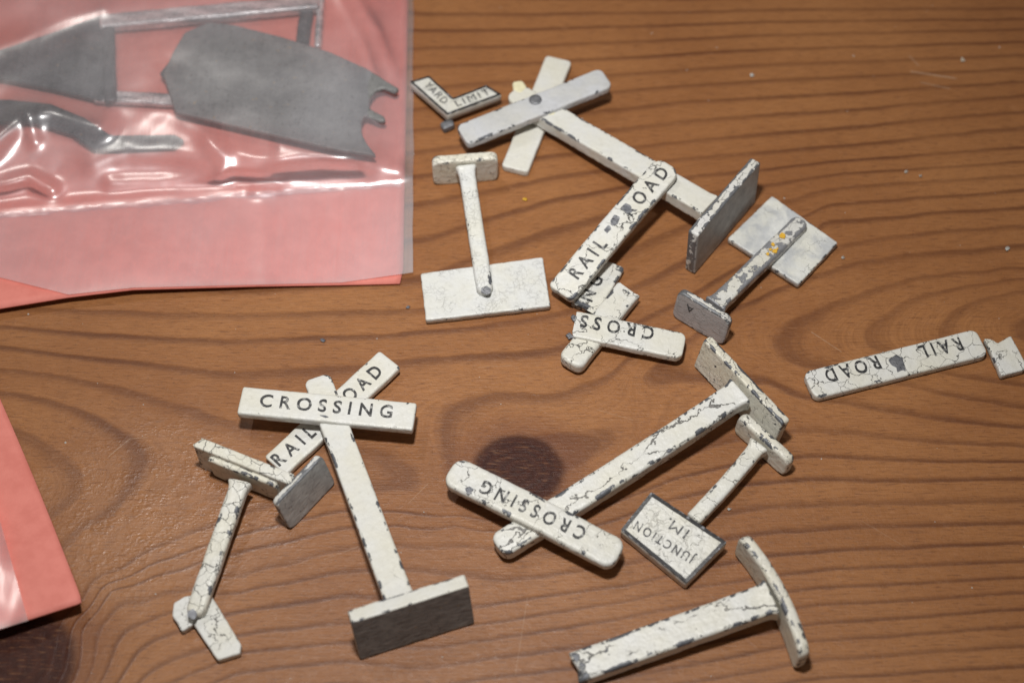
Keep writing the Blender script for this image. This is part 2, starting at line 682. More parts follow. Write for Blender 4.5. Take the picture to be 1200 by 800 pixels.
def film_mat(name, milk):
    """Clear polythene: transparent, a little milky, partly in place of broad reflections, glossy by Fresnel."""
    N = NT(name)
    v = N.coords()
    tr = N.n('ShaderNodeBsdfTransparent')
    tr.inputs['Color'].default_value = (0.93, 0.92, 0.93, 1)
    df = N.n('ShaderNodeBsdfDiffuse')
    df.inputs['Color'].default_value = (0.74, 0.74, 0.80, 1)
    gl = N.n('ShaderNodeBsdfGlossy')
    gl.inputs['Roughness'].default_value = 0.27
    gl.inputs['Color'].default_value = (1, 1, 1, 1)
    fine = N.noise(N.vmath('MULTIPLY', v, (2.2, 0.06, 1.0)), 1.0, 3.0, 0.6)
    lo = N.noise(v, 0.09, 2.0, 0.5, 0.4)
    nb = N.bump(N.math('ADD', N.math('MULTIPLY', fine, 0.035), lo), 0.6, 0.0005)
    N.L(nb, gl.inputs['Normal'])
    m1 = N.n('ShaderNodeMixShader')
    N.put(m1.inputs[0], N.math('ADD', N.ramp(N.noise(v, 0.035, 2.0, 0.5), 0.3, 0.7, milk, milk + 0.11), N.ramp(fine, 0.3, 0.7, -0.015, 0.015)))
    N.L(tr.outputs[0], m1.inputs[1])
    N.L(df.outputs[0], m1.inputs[2])
    fr = N.n('ShaderNodeFresnel')
    fr.inputs['IOR'].default_value = 1.5
    m2 = N.n('ShaderNodeMixShader')
    N.put(m2.inputs[0], N.math('MULTIPLY', fr.outputs[0], 2.6, clamp=True))
    N.L(m1.outputs[0], m2.inputs[1])
    N.L(gl.outputs[0], m2.inputs[2])
    g2 = N.n('ShaderNodeBsdfGlossy')
    g2.inputs['Roughness'].default_value = 0.48
    g2.inputs['Color'].default_value = (0.96, 0.96, 1.0, 1)
    m3 = N.n('ShaderNodeMixShader')
    N.put(m3.inputs[0], N.math('MULTIPLY', fr.outputs[0], 1.2, clamp=True))
    N.L(m2.outputs[0], m3.inputs[1])
    N.L(g2.outputs[0], m3.inputs[2])
    return N.done(m3.outputs[0])


def wood_mat():
    N = NT("varnished_pine")
    tc = N.n('ShaderNodeTexCoord')
    v = N.vmath('SCALE', tc.outputs['Object'], 1000.0)
    ph = N.n('ShaderNodeAttribute', attribute_name='ring').outputs['Fac']
    kn = N.n('ShaderNodeAttribute', attribute_name='knot').outputs['Fac']
    sx = N.n('ShaderNodeSeparateXYZ')
    N.L(v, sx.inputs[0])
    cx = N.n('ShaderNodeCombineXYZ')                       # coordinates that run along the grain
    N.L(N.math('MULTIPLY', sx.outputs[0], 0.045), cx.inputs[0])
    N.L(N.math('MULTIPLY', ph, 2.6), cx.inputs[1])
    g = cx.outputs[0]
    wob = N.math('ADD', N.math('MULTIPLY', N.math('SUBTRACT', N.noise(v, 0.05, 3.0, 0.5), 0.5), 0.30),
                 N.math('MULTIPLY', N.math('SUBTRACT', N.noise(N.vmath('MULTIPLY', v, (0.25, 1.0, 1.0)), 0.9, 3.0, 0.6), 0.5), 0.09))
    p2 = N.math('ADD', ph, wob)
    fr = N.math('FRACT', p2)
    ringid = N.math('FLOOR', p2)
    wn = N.n('ShaderNodeTexWhiteNoise', noise_dimensions='1D')
    N.L(ringid, wn.inputs['W'])
    rv = wn.outputs['Value']
    # late wood: a soft rise, a crisp fall
    up = N.ramp(fr, N.math('ADD', 0.30, N.math('MULTIPLY', rv, 0.16)), 0.80)
    dn = N.math('SUBTRACT', 1.0, N.ramp(fr, 0.84, 0.96))
    late = N.math('MULTIPLY', N.math('POWER', up, 3.2), dn)
    late = N.math('MULTIPLY', late, N.math('ADD', 0.62, N.math('MULTIPLY', rv, 0.38)))
    late = N.math('MULTIPLY', late, N.ramp(N.noise(v, 0.035, 2.0, 0.5), 0.3, 0.65, 0.55, 1.0))
    st = N.noise(g, 9.0, 4.0, 0.65)
    stf = N.noise(N.vmath('MULTIPLY', v, (0.18, 3.2, 1.0)), 1.0, 4.0, 0.7)
    blot = N.noise(N.vmath('MULTIPLY', v, (0.5, 1.0, 1.0)), 0.045, 3.0, 0.55)
    early = N.mix(N.ramp(blot, 0.3, 0.7), (0.258, 0.105, 0.037), (0.334, 0.146, 0.053))
    early = N.mix(N.ramp(st, 0.35, 0.7, 0, 0.4), early, (0.165, 0.066, 0.024))
    early = N.mix(N.ramp(stf, 0.42, 0.75, 0, 0.40), early, (0.150, 0.060, 0.022))
    c = N.mix(N.math('MULTIPLY', late, 0.76), early, (0.070, 0.020, 0.009))
    # knots: attribute is 1 at the centre, 0 at the rim, negative outside
    kr = N.math('ADD', kn, N.math('MULTIPLY', N.math('SUBTRACT', N.noise(v, 0.35, 3.0, 0.6), 0.5), 0.10))
    halo = N.ramp(kr, -0.75, 0.0)
    c = N.mix(N.math('MULTIPLY', halo, 0.5), c, (0.130, 0.042, 0.018))
    krings = N.math('SINE', N.math('MULTIPLY', kr, 34.0))
    kc = N.mix(N.ramp(krings, -1, 1), (0.040, 0.013, 0.009), (0.052, 0.017, 0.011))
    kc = N.mix(N.ramp(N.noise(v, 1.2, 4.0, 0.7), 0.5, 0.8, 0, 0.5), kc, (0.020, 0.012, 0.012))
    edge = N.ramp(kr, -0.04, 0.22)
    c = N.mix(edge, c, kc)
    # pin prick pores and rubbed in dust
    dust = N.noise(v, 2.3, 2.0, 0.5)
    c = N.mix(N.ramp(dust, 0.77, 0.82, 0, 0.4), c, (0.45, 0.34, 0.25))
    pore = N.noise(N.vmath('MULTIPLY', v, (0.7, 1.5, 1.0)), 2.9, 2.0, 0.5)
    c = N.mix(N.ramp(pore, 0.64, 0.71, 0, 0.60), c, (0.09, 0.045, 0.025))
    fleck = N.noise(N.vmath('MULTIPLY', v, (0.22, 2.4, 1.0)), 1.6, 2.0, 0.5)
    c = N.mix(N.ramp(fleck, 0.57, 0.70, 0, 0.55), c, (0.115, 0.042, 0.018))
    pale = N.noise(N.vmath('MULTIPLY', N.vmath('ADD', v, (40.0, 9.0, 0.0)), (0.3, 2.0, 1.0)), 1.3, 2.0, 0.5)
    c = N.mix(N.ramp(pale, 0.58, 0.74, 0, 0.30), c, (0.35, 0.17, 0.08))
    # fine scratches
    for a, b, wd, st in (((1068, 84), (1120, 92), 0.32, 0.5), ((1080, 97), (1113, 104), 0.22, 0.4), ((1066, 66), (1076, 77), 0.25, 0.35),
                         ((951, 389), (986, 412), 0.12, 0.45), ((128, 534), (152, 514), 0.10, 0.5), ((152, 514), (172, 512), 0.09, 0.4),
                         ((618, 700), (604, 790), 0.14, 0.25), ((478, 590), (502, 566), 0.10, 0.35), ((380, 655), (420, 640), 0.10, 0.3),
                         ((1010, 610), (1060, 640), 0.09, 0.25), ((700, 480), (742, 492), 0.10, 0.3), ((560, 430), (600, 428), 0.09, 0.3)):
        A_, B_ = W(*a), W(*b)
        D_ = B_ - A_
        rel = N.vmath('SUBTRACT', v, A_[:])
        dot = N.n('ShaderNodeVectorMath', operation='DOT_PRODUCT')
        N.L(rel, dot.inputs[0])
        dot.inputs[1].default_value = (D_ / D_.length_squared)[:]
        tt = N.math('MULTIPLY', dot.outputs['Value'], 1.0, clamp=True)
        off = N.vmath('SUBTRACT', rel, N.vmath('SCALE', D_[:], tt))
        ln = N.n('ShaderNodeVectorMath', operation='LENGTH')
        N.L(off, ln.inputs[0])
        dd = N.math('ADD', ln.outputs['Value'], N.math('MULTIPLY', N.noise(v, 1.6, 2.0, 0.5), wd * 1.1))
        c = N.mix(N.ramp(dd, wd * 1.6, wd * 0.5, 0.0, st), c, (0.42, 0.30, 0.21))
    h = N.math('ADD', N.math('MULTIPLY', late, 0.5), N.math('MULTIPLY', stf, 0.8))
    h = N.math('ADD', h, N.math('MULTIPLY', N.noise(v, 0.9, 4.0, 0.65), 1.1))
    h = N.math('ADD', h, N.math('MULTIPLY', N.noise(v, 4.0, 3.0, 0.6), 0.45))
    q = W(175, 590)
    far = N.n('ShaderNodeVectorMath', operation='DISTANCE')                 # wood made glossier and more reflective where the sheen is wanted
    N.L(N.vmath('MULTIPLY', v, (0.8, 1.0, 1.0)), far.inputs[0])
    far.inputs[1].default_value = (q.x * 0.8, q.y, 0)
    sheen_dist = N.math('ADD', far.outputs['Value'], N.math('MULTIPLY', N.noise(v, 0.10, 4.0, 0.65), 30.0))
    rough = N.math('SUBTRACT', N.ramp(N.noise(v, 0.7, 5.0, 0.7), 0.3, 0.7, 0.32, 0.48), N.ramp(sheen_dist, 36.0, 14.0, 0.0, 0.08))
    shiny = N.ramp(sheen_dist, 40.0, 22.0, 0.0, 1.0)
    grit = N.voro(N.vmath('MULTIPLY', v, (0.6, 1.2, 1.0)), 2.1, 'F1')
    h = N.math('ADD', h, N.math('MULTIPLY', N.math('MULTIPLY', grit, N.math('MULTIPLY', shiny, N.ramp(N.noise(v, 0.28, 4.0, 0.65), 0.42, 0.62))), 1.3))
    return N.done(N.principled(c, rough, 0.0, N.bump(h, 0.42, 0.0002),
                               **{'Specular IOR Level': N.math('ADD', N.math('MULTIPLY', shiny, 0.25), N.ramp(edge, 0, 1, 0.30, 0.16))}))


WHITE = paint("white_paint", wear=0.22, chip=0.02, amount=0.06, crack=0.012)
WHITEG = paint("white_paint_worn_edges", wear=0.44, chip=0.10, amount=0.06, crack=0.012)
CRAZED = paint("crazed_white_paint", cell=4.2, crack=0.022, amount=0.52, fine=0.06, wear=0.32, chip=0.14)
CRAZEDM = paint("evenly_crazed_white_paint", cell=3.0, crack=0.016, amount=0.75, fine=0.05, wear=0.34, chip=0.18)
CRAZEDW = paint("crazed_white_paint_chipped", cell=4.6, crack=0.024, amount=0.50, fine=0.05, wear=0.46, chip=0.40)
SPLIT = paint("white_paint_split_lengthwise", cell=3.4, crack=0.050, amount=0.52, fine=0.04, wear=0.42, chip=0.26, stretch=0.22)
SPLITC = paint("white_paint_split_and_chipped", cell=4.4, crack=0.040, amount=0.40, fine=0.04, wear=0.54, chip=0.42, stretch=0.2)
CRACKED = paint("deeply_cracked_white_paint", col=(0.62, 0.615, 0.57), cell=2.2, crack=0.034, amount=0.75, fine=0.1, wear=0.36, chip=0.16, stretch=1.15)
FINE = paint("finely_crazed_white_paint", col=(0.61, 0.62, 0.61), cell=2.4, crack=0.010, amount=0.35, fine=0.22, wear=0.24, chip=0.0)
CREAM = paint("cream_paint", col=(0.63, 0.615, 0.55), cell=3.6, crack=0.018, amount=0.42, fine=0.2, wear=0.42, chip=0.10)
TARN = paint("tarnished_white_paint", col=(0.62, 0.63, 0.61), cell=2.4, crack=0.010, amount=0.2, wear=0.34, chip=0.0, tarnish=0.55)
GREYPOST = paint("grey_rubbed_paint", col=(0.58, 0.58, 0.56), cell=2.0, crack=0.02, amount=0.3, wear=0.70, chip=0.85, metal=(0.24, 0.245, 0.26))
PALEBACK = paint("pale_grey_white_paint", col=(0.50, 0.51, 0.53), cell=2.4, crack=0.01, amount=0.05, wear=0.34, chip=0.05, tarnish=0.2)
PANELW = paint("sign_face_white_paint", col=(0.58, 0.58, 0.55), cell=4.6, crack=0.006, amount=0.45, fine=0.30, wear=0.05, chip=0.0)
PALEGREY = underside_mat("thin_grey_paint", (0.40, 0.40, 0.39), (0.21, 0.21, 0.21), 0.85)
UNDER = metal_mat("bare_lead_underside", (0.10, 0.098, 0.098), (0.235, 0.23, 0.225), rough=0.6, metallic=0.1, scale=0.9, streak=(0.6, 0.6, 3.0))
LEAD = metal_mat("bare_lead", (0.11, 0.115, 0.13), (0.24, 0.245, 0.26), rough=0.45, metallic=0.5)
CASTING = metal_mat("grey_white_metal_casting", (0.165, 0.165, 0.166), (0.235, 0.235, 0.232), rough=0.55, metallic=0.25, scale=0.35)
CASTDARK = metal_mat("dull_white_metal_casting", (0.055, 0.055, 0.062), (0.14, 0.14, 0.15), rough=0.30, metallic=0.45, scale=0.35)
INK = ink_mat()
INKP = plain("faded_black_print", (0.05, 0.05, 0.052), 0.5, 0.6, 1.4)
WORN = paint("rubbed_white_paint", col=(0.58, 0.58, 0.57), cell=2.4, crack=0.02, amount=0.4, wear=0.74, chip=0.55, metal=(0.15, 0.155, 0.165))
CREAMW = paint("cream_paint_chipped", col=(0.63, 0.615, 0.55), cell=3.4, crack=0.022, amount=0.5, fine=0.2, wear=0.60, chip=0.14)
LILAC = underside_mat("thin_lilac_grey_paint", (0.42, 0.395, 0.39), (0.28, 0.265, 0.265), 0.6)
BORDER = black_border_mat()
CARD = card_mat()
FILM = film_mat("clear_polythene", 0.055)
FLAP = film_mat("glare_whitened_polythene", 0.15)  # milkier copy of the film, its white glare put into the colour
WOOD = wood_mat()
RAIL = metal_mat("bright_worn_casting", (0.24, 0.24, 0.25), (0.80, 0.79, 0.80), rough=0.30, metallic=0.5, scale=0.55, streak=(0.25, 1.0, 1.0))
GLUE = plain("old_yellow_glue", (0.66, 0.62, 0.42), 0.35, 0.25, 1.2)
YELLOW = plain("yellow_paint_fleck", (0.62, 0.36, 0.03), 0.5, 0.3)
FLAKE = plain("white_paint_flake", (0.50, 0.50, 0.47), 0.6, 0.3)
FLAKEG = plain("grey_paint_flake", (0.16, 0.175, 0.21), 0.5, 0.3)

# ------------------------------------------------------------------ table top: growth rings traced as level lines, then interpolated
LINES = [
    (0, [(30, 500), (70, 520), (95, 540), (105, 560), (100, 580), (80, 600), (40, 625)]),
    (1, [(-60, 447), (10, 455), (60, 465), (110, 480), (150, 500), (185, 520), (197, 545), (185, 565), (150, 592), (100, 622), (50, 665), (0, 720)]),
    (2, [(-60, 425), (0, 429), (60, 435), (130, 447), (200, 465), (260, 482), (330, 500), (420, 513), (480, 530), (515, 555), (525, 576), (480, 582), (400, 580), (300, 603), (200, 640), (140, 672), (100, 706), (70, 750), (50, 800)]),
    (3, [(-60, 399), (0, 402), (60, 410), (120, 416), (200, 424), (260, 429), (330, 428), (400, 425), (470, 418), (530, 413), (600, 407), (660, 398), (740, 375), (810, 340), (880, 300), (967, 257), (1080, 247), (1200, 240), (1300, 233)]),
    (2, [(498, 480), (540, 460), (600, 452), (650, 455), (720, 430), (800, 375), (860, 340), (930, 303), (977, 287), (1033, 275), (1100, 268), (1200, 263), (1300, 257)]),
    (4, [(-60, 377), (0, 379), (60, 383), (130, 388), (200, 392), (300, 393), (360, 391), (450, 388), (500, 383), (560, 378), (640, 366), (680, 355), (760, 320), (850, 275), (1000, 235), (1200, 220)]),
    (5, [(-60, 353), (100, 360), (200, 363), (300, 363), (400, 361), (490, 357), (600, 335), (700, 300), (840, 245), (1000, 215), (1200, 202)]),
    (1, [(1200, 282), (1067, 293), (1000, 303), (947, 320), (860, 357), (790, 400), (745, 440), (760, 462), (830, 455), (900, 453), (950, 474), (1037, 487), (1100, 496), (1200, 505), (1300, 513)]),
    (0, [(1300, 305), (1200, 312), (1100, 320), (1050, 328), (1000, 343), (950, 360), (907, 383), (897, 403), (907, 418), (940, 434), (1033, 452), (1120, 468), (1200, 483), (1300, 492)]),
    (-1, [(1300, 318), (1200, 324), (1133, 332), (1083, 341), (1055, 351), (1035, 365), (1012, 378), (1005, 393), (1015, 412), (1083, 436), (1133, 447), (1200, 457)]),
    (-2, [(1200, 337), (1150, 347), (1117, 360), (1095, 377), (1090, 392), (1105, 412), (1200, 432)]),
    (-3, [(1260, 358), (1200, 367), (1183, 375), (1177, 390), (1200, 405), (1260, 415)]),
    (2, [(525, 592), (600, 600), (680, 585), (760, 555), (850, 525), (950, 511), (1103, 522), (1200, 527), (1300, 530)]),
    (3, [(400, 603), (480, 604), (560, 610), (640, 612), (720, 592), (800, 562), (880, 546), (950, 540), (1080, 543), (1200, 544)]),
    (4, [(100, 735), (133, 692), (233, 663), (300, 646), (400, 623), (467, 618), (533, 617), (620, 632), (700, 618), (780, 592), (867, 573), (933, 568), (1050, 567), (1200, 566)]),
    (5, [(120, 745), (170, 712), (283, 680), (400, 650), (493, 645), (560, 645), (640, 654), (740, 630), (833, 610), (900, 600), (1000, 596), (1200, 592)]),
    (6, [(150, 745), (247, 701), (400, 675), (493, 672), (543, 678), (590, 686), (667, 676), (750, 663), (840, 637), (900, 630), (1000, 623), (1200, 618)]),
    (7, [(180, 757), (283, 721), (400, 704), (480, 710), (553, 715), (633, 703), (733, 690), (800, 675), (913, 654), (1000, 649), (1200, 640)]),
    (8, [(200, 780), (290, 747), (400, 736), (533, 738), (600, 730), (733, 708), (800, 693), (930, 676), (987, 670), (1200, 661)]),
    (9, [(280, 768), (400, 757), (500, 762), (600, 748), (683, 735), (800, 716), (950, 694), (1200, 680)]),
    (10, [(300, 790), (400, 779), (500, 786), (683, 763), (800, 740), (950, 714), (1200, 697)]),
    (11, [(300, 812), (500, 808), (683, 785), (800, 763), (950, 737), (1200, 717)]),
    (12, [(500, 832), (683, 806), (800, 785), (950, 755), (1200, 737)]),
    (13, [(500, 855), (800, 805), (950, 780), (1200, 761)]),
    (14, [(800, 825), (950, 799), (1200, 785)]),
    (6, [(-60, 330), (300, 335), (500, 315), (637, 265), (800, 225), (1000, 200), (1200, 187)]),
    (7, [(-60, 300), (300, 300), (500, 272), (637, 232), (800, 205), (1000, 185), (1200, 170)]),
    (8, [(-60, 265), (300, 262), (500, 232), (637, 206), (800, 182), (1000, 166), (1200, 145)]),
    (9, [(300, 225), (500, 200), (637, 180), (800, 163), (1000, 145), (1200, 128)]),
    (10, [(300, 190), (500, 172), (637, 157), (800, 138), (1000, 125), (1200, 108)]),
    (11, [(300, 160), (500, 147), (637, 134), (800, 116), (1000, 106), (1200, 93)]),
    (12, [(500, 122), (637, 112), (800, 97), (1000, 86), (1200, 78)]),
    (13, [(500, 98), (637, 90), (800, 78), (1000, 69), (1200, 62)]),
    (14, [(500, 74), (637, 70), (800, 60), (1000, 52), (1200, 47)]),
    (15, [(500, 53), (637, 50), (800, 43), (1000, 36), (1200, 32)]),
    (16, [(500, 33), (637, 31), (800, 26), (1000, 22), (1200, 21)]),
    (17, [(500, 12), (637, 14), (800, 12), (1000, 8), (1200, 8)]),
]


def build_table():
    P, V = [], []
    for ph, pl in LINES:
        w3 = [W(x, y) for x, y in pl]
        acc = 0.0
        for i, p in enumerate(w3):
            P.append((p.x, p.y))
            V.append(ph)
            if i + 1 < len(w3):
                q = w3[i + 1]
                k = int((q - p).length // 9)
                for j in range(1, k + 1):
                    t = j / (k + 1)
                    P.append((lerp(p.x, q.x, t), lerp(p.y, q.y, t)))
                    V.append(ph)
    for X in (-190, -150, 150, 190):                       # beyond the picture: straight grain
        for Y in range(-150, 190, 17):
            P.append((X, Y))
            V.append(abs(Y + 8) / 3.55 + (2.0 if X < 0 else -1.0))
    for X in (-110, -60, -20, 20, 60, 110):
        for Y in (105, 130, 160, 190, -90, -115, -150):
            P.append((X, Y))
            V.append(17 + (Y - 90) / 3.3 if Y > 0 else 13.5 + (-62 - Y) / 3.3)
    P = np.array(P)
    V = np.array(V, float)
    s = 60.0
    Pn = P / s

    def phi(r2):
        return 0.5 * r2 * np.log(r2 + 1e-12)

    n = len(P)
    d2 = ((Pn[:, None] - Pn[None]) ** 2).sum(-1)
    A = np.zeros((n + 3, n + 3))
    A[:n, :n] = phi(d2) + np.eye(n) * 4e-4
    A[:n, n] = 1
    A[:n, n + 1:] = Pn
    A[n, :n] = 1
    A[n + 1:, :n] = Pn.T
    co = np.linalg.solve(A, np.concatenate([V, np.zeros(3)]))
    xs = np.arange(-190, 190.1, 1.0)
    ys = np.arange(-150, 190.1, 1.0)
    nx, ny = len(xs), len(ys)
    G = np.stack(np.meshgrid(xs, ys), -1).reshape(-1, 2)
    Gn = G / s
    F = np.empty(len(G))
    for a in range(0, len(G), 8000):
        g = Gn[a:a + 8000]
        F[a:a + 8000] = phi(((g[:, None] - Pn[None]) ** 2).sum(-1)) @ co[:n] + co[n] + g @ co[n + 1:]
    kn = np.full(len(G), -5.0)
    for (px, py, rx, ry) in ((607, 551, 8.2, 7.2), (8, 778, 11.5, 10.0)):
        c = W(px, py)
        r = np.sqrt(((G[:, 0] - c.x) / rx) ** 2 + ((G[:, 1] - c.y) / ry) ** 2)
        kn = np.maximum(kn, 1 - r)
    T = 18.0
    verts = [Vector((x, y, 0)) for x, y in G]
    faces = []
    for j in range(ny - 1):
        for i in range(nx - 1):
            a = j * nx + i
            faces.append((a, a + 1, a + nx + 1, a + nx))
    edge = [i for i in range(nx)] + [j * nx + nx - 1 for j in range(1, ny)] + [(ny - 1) * nx + i for i in range(nx - 2, -1, -1)] + [j * nx for j in range(ny - 2, 0, -1)]
    b0 = len(verts)
    for k in edge:
        verts.append(verts[k] + Vector((0, 0, -T)))
    m = len(edge)
    for k in range(m):
        k2 = (k + 1) % m
        faces.append((edge[k2], edge[k], b0 + k, b0 + k2))
    faces.append(tuple(b0 + m - 1 - k for k in range(m)))
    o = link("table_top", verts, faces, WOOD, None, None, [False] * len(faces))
    ea = list(edge)
    for nm, arr in (("ring", F), ("knot", kn)):
        a = o.data.attributes.new(nm, 'FLOAT', 'POINT')
        a.data.foreach_set("value", np.concatenate([arr, arr[ea]]).astype(np.float32))
    o['kind'] = 'structure'


build_table()


# ------------------------------------------------------------------ pink cards and bags
def sheet(name, umap, nu, nv, zf, thk, mat, parent=None, loc=None, skip=None):
    verts, faces = [], []
    base = []
    for j in range(nv + 1):
        for i in range(nu + 1):
            px, py = umap(i / nu, j / nv)
            p = W(px, py, zf(px, py))
            verts.append(p)
    def idx(i, j):
        return j * (nu + 1) + i
    for j in range(nv):
        for i in range(nu):
            faces.append((idx(i, j + 1), idx(i + 1, j + 1), idx(i + 1, j), idx(i, j)))
    if thk:
        b = len(verts)
        verts += [v - Vector((0, 0, thk)) for v in list(verts)]
        for j in range(nv):
            for i in range(nu):
                faces.append((b + idx(i, j), b + idx(i + 1, j), b + idx(i + 1, j + 1), b + idx(i, j + 1)))
        ring = [idx(i, 0) for i in range(nu)] + [idx(nu, j) for j in range(nv)] + [idx(i, nv) for i in range(nu, 0, -1)] + [idx(0, j) for j in range(nv, 0, -1)]
        for k in range(len(ring)):
            a, c = ring[k], ring[(k + 1) % len(ring)]
            faces.append((a, c, b + c, b + a))
    return link(name, verts, faces, mat, parent, None, None, loc)


CARD_BOTTOM = [(-260, 410), (-120, 385), (0, 361), (80, 348), (156, 339), (300, 335), (400, 333.5), (472, 332)]


def card_z(px, py):
    b = interp(px, CARD_BOTTOM)
    lift = 1.5 * smooth(130, 0, b - py) * smooth(430, 120, px)
    return 0.7 + lift + 0.15 * noise.noise(Vector((px * 0.012, py * 0.012, 1)))


def card_map(u, v):
    px = lerp(-260, 472, u)
    top = -200
    py = lerp(top, interp(px, CARD_BOTTOM), v)
    x = px + (6.0 * (332 - py) / 332 if u > 0.5 else 0) * (u - 0.5) * 2
    if v > 0.97 and u > 0.985:
        x -= (v - 0.97) * 120
    return x, py


c = sheet("pink_card", card_map, 90, 60, card_z, 0.35, CARD, None, W(200, 100))
tag(c, "large sheet of salmon pink card filling the upper left corner, inside the clear bag", "card")


def fold_y(px):
    return 252 - 0.080 * px


RIDGES = [
    (1.15, 9.0, [(130, 214), (200, 211), (250, 207), (272, 198), (300, 203), (340, 208), (400, 205), (470, 199)]),
    (1.6, 11.0, [(246, 165), (262, 185), (259, 203)]),
    (1.8, 12.0, [(330, 168), (400, 186), (465, 196)]),
    (4.0, 17.0, [(-30, 186), (22, 134), (60, 130), (115, 146)]),
    (1.4, 9.0, [(32, 130), (40, 165)]),
    (2.2, 10.0, [(-40, 224), (8, 215), (34, 208), (60, 222)]),
    (0.9, 12.0, [(130, 122), (200, 130), (240, 150)]),
    (0.30, 10.0, [(307, 226), (309, 270), (311, 345)]),
    (0.9, 8.0, [(300, 226), (320, 224)]),
    (0.8, 8.0, [(415, -10), (440, 30), (462, 85)]),
    (0.7, 7.0, [(395, -10), (425, 45), (440, 90)]),
    (0.6, 12.0, [(60, 10), (180, 2), (330, -20)]),
    (1.6, 16.0, [(110, 190), (150, 176), (205, 180), (240, 190)]),
    (1.0, 13.0, [(330, 190), (380, 198), (430, 200)]),
    (0.8, 10.0, [(-20, 60), (60, 30), (120, 8)]),
]


def seg_dist(x, y, a, b):
    dx, dy = b[0] - a[0], b[1] - a[1]
    t = max(0.0, min(1.0, ((x - a[0]) * dx + (y - a[1]) * dy) / (dx * dx + dy * dy)))
    return math.hypot(x - a[0] - t * dx, y - a[1] - t * dy)


def ridges(px, py):
    z = 0.0
    for h, wd, pl in RIDGES:
        xs = [p[0] for p in pl]
        ys = [p[1] for p in pl]
        if px < min(xs) - 3 * wd or px > max(xs) + 3 * wd or py < min(ys) - 3 * wd or py > max(ys) + 3 * wd:
            continue
        d = min(seg_dist(px, py, a, b) for a, b in zip(pl, pl[1:]))
        z += 0.5 * h * math.exp(-(d / wd) ** 2)
    return z


def film_z(px, py):
    z = card_z(px, min(py, interp(px, CARD_BOTTOM))) + 0.45
    d = fold_y(px) - py
    side = smooth(487, 400, px)
    n1 = noise.noise(Vector((px * 0.009, py * 0.011, 2.3)))
    n2 = noise.noise(Vector((px * 0.022 + py * 0.01, py * 0.026, 4.7)))
    base = 3.9 * smooth(9, lerp(100, 42, smooth(170, 320, px)) + 5 * n1, d) * side                    # drapes over the castings
    loose = smooth(8, 34, d) * smooth(lerp(125, 70, smooth(170, 330, px)), 30, d) * side               # slack folds along their lower edge
    rid = max(0.0, 1 - abs(noise.noise(Vector((px * 0.011 + py * 0.006, py * 0.017, 7.1)))) * 3.0) ** 2
    z += base + loose * (0.5 * abs(n1) + 0.25 * abs(n2)) + 0.35 * n2 * smooth(60, 120, d) * side
    z += 0.3 * smooth(110, 150, d) * side * (1 + n1)
    z += 0.3 * math.exp(-((d - 8) / 6.0) ** 2) * (0.7 + 0.6 * noise.noise(Vector((px * 0.02, 0, 3))))
    z += 0.10 * noise.noise(Vector((px * 0.010, py * 0.004, 5)))
    z += ridges(px, py)
    return max(z, 0.6)


FILM_BOTTOM = [(-260, 300), (0, 326), (80, 346), (156, 338), (300, 334.5), (400, 332), (478, 321), (484, 320)]


def film_map(u, v):
    px = lerp(-260, 484, u)
    py = lerp(-200, fold_y(px), v)
    return px + 3 * u * u * noise.noise(Vector((0, py * 0.02, 4))), py


def flap_map(u, v):
    px = lerp(-260, 484, u)
    py = lerp(fold_y(px), interp(px, FILM_BOTTOM) - 1, v)
    return px + 3 * u * u * noise.noise(Vector((0, py * 0.02, 4))), py


bag = thing("plastic_bag", W(200, 100), "clear wrinkled plastic bag lying over the large pink card and the grey metal castings", "bag")
sheet("film", film_map, 210, 150, film_z, 0.0, FILM, bag)
sheet("flap", flap_map, 210, 40, film_z, 0.0, FLAP, bag)
# welded seam along the mouth of the bag, and its folded side
def seam_map(u, v):
    px = lerp(-260, 470, u)
    y = fold_y(px) + 3.0 * noise.noise(Vector((px * 0.02, 3, 0))) + lerp(-3.5, 3.5, v) * (1 + 0.5 * noise.noise(Vector((px * 0.05, 8, 0))))
    return px, y
sheet("seam", seam_map, 200, 6, lambda x, y: film_z(x, y) + 0.12 + 0.10 * noise.noise(Vector((x * 0.09, y * 0.2, 0))), 0.0, FILM, bag)

# castings in the bag
pn = thing("flat_casting", W(320, 100), "flat grey metal casting with two hooked notches in its right end, inside the bag", "casting")
slab(pn, "plate", [(205, 131), (191, 86), (203, 60), (216, 38), (243, 26), (275, 29), (330, 43), (385, 60), (430, 80), (455, 96), (468, 104), (463, 108),
                   (450, 103), (440, 106), (433, 116), (432, 126), (440, 131), (450, 136), (452, 141), (446, 142), (436, 138), (428, 135), (423, 142), (424, 156), (430, 168), (441, 182), (400, 176), (330, 160), (270, 146)],
     3.9, 1.1, CASTING, r=0.3, corner=0.5, jit=0.04, seed=4, step=1.0)
slab(pn, "lug", [(187, 86), (198, 72), (204, 80), (203, 92), (192, 92)], 3.6, 0.8, CASTDARK, r=0.2, corner=0.2)

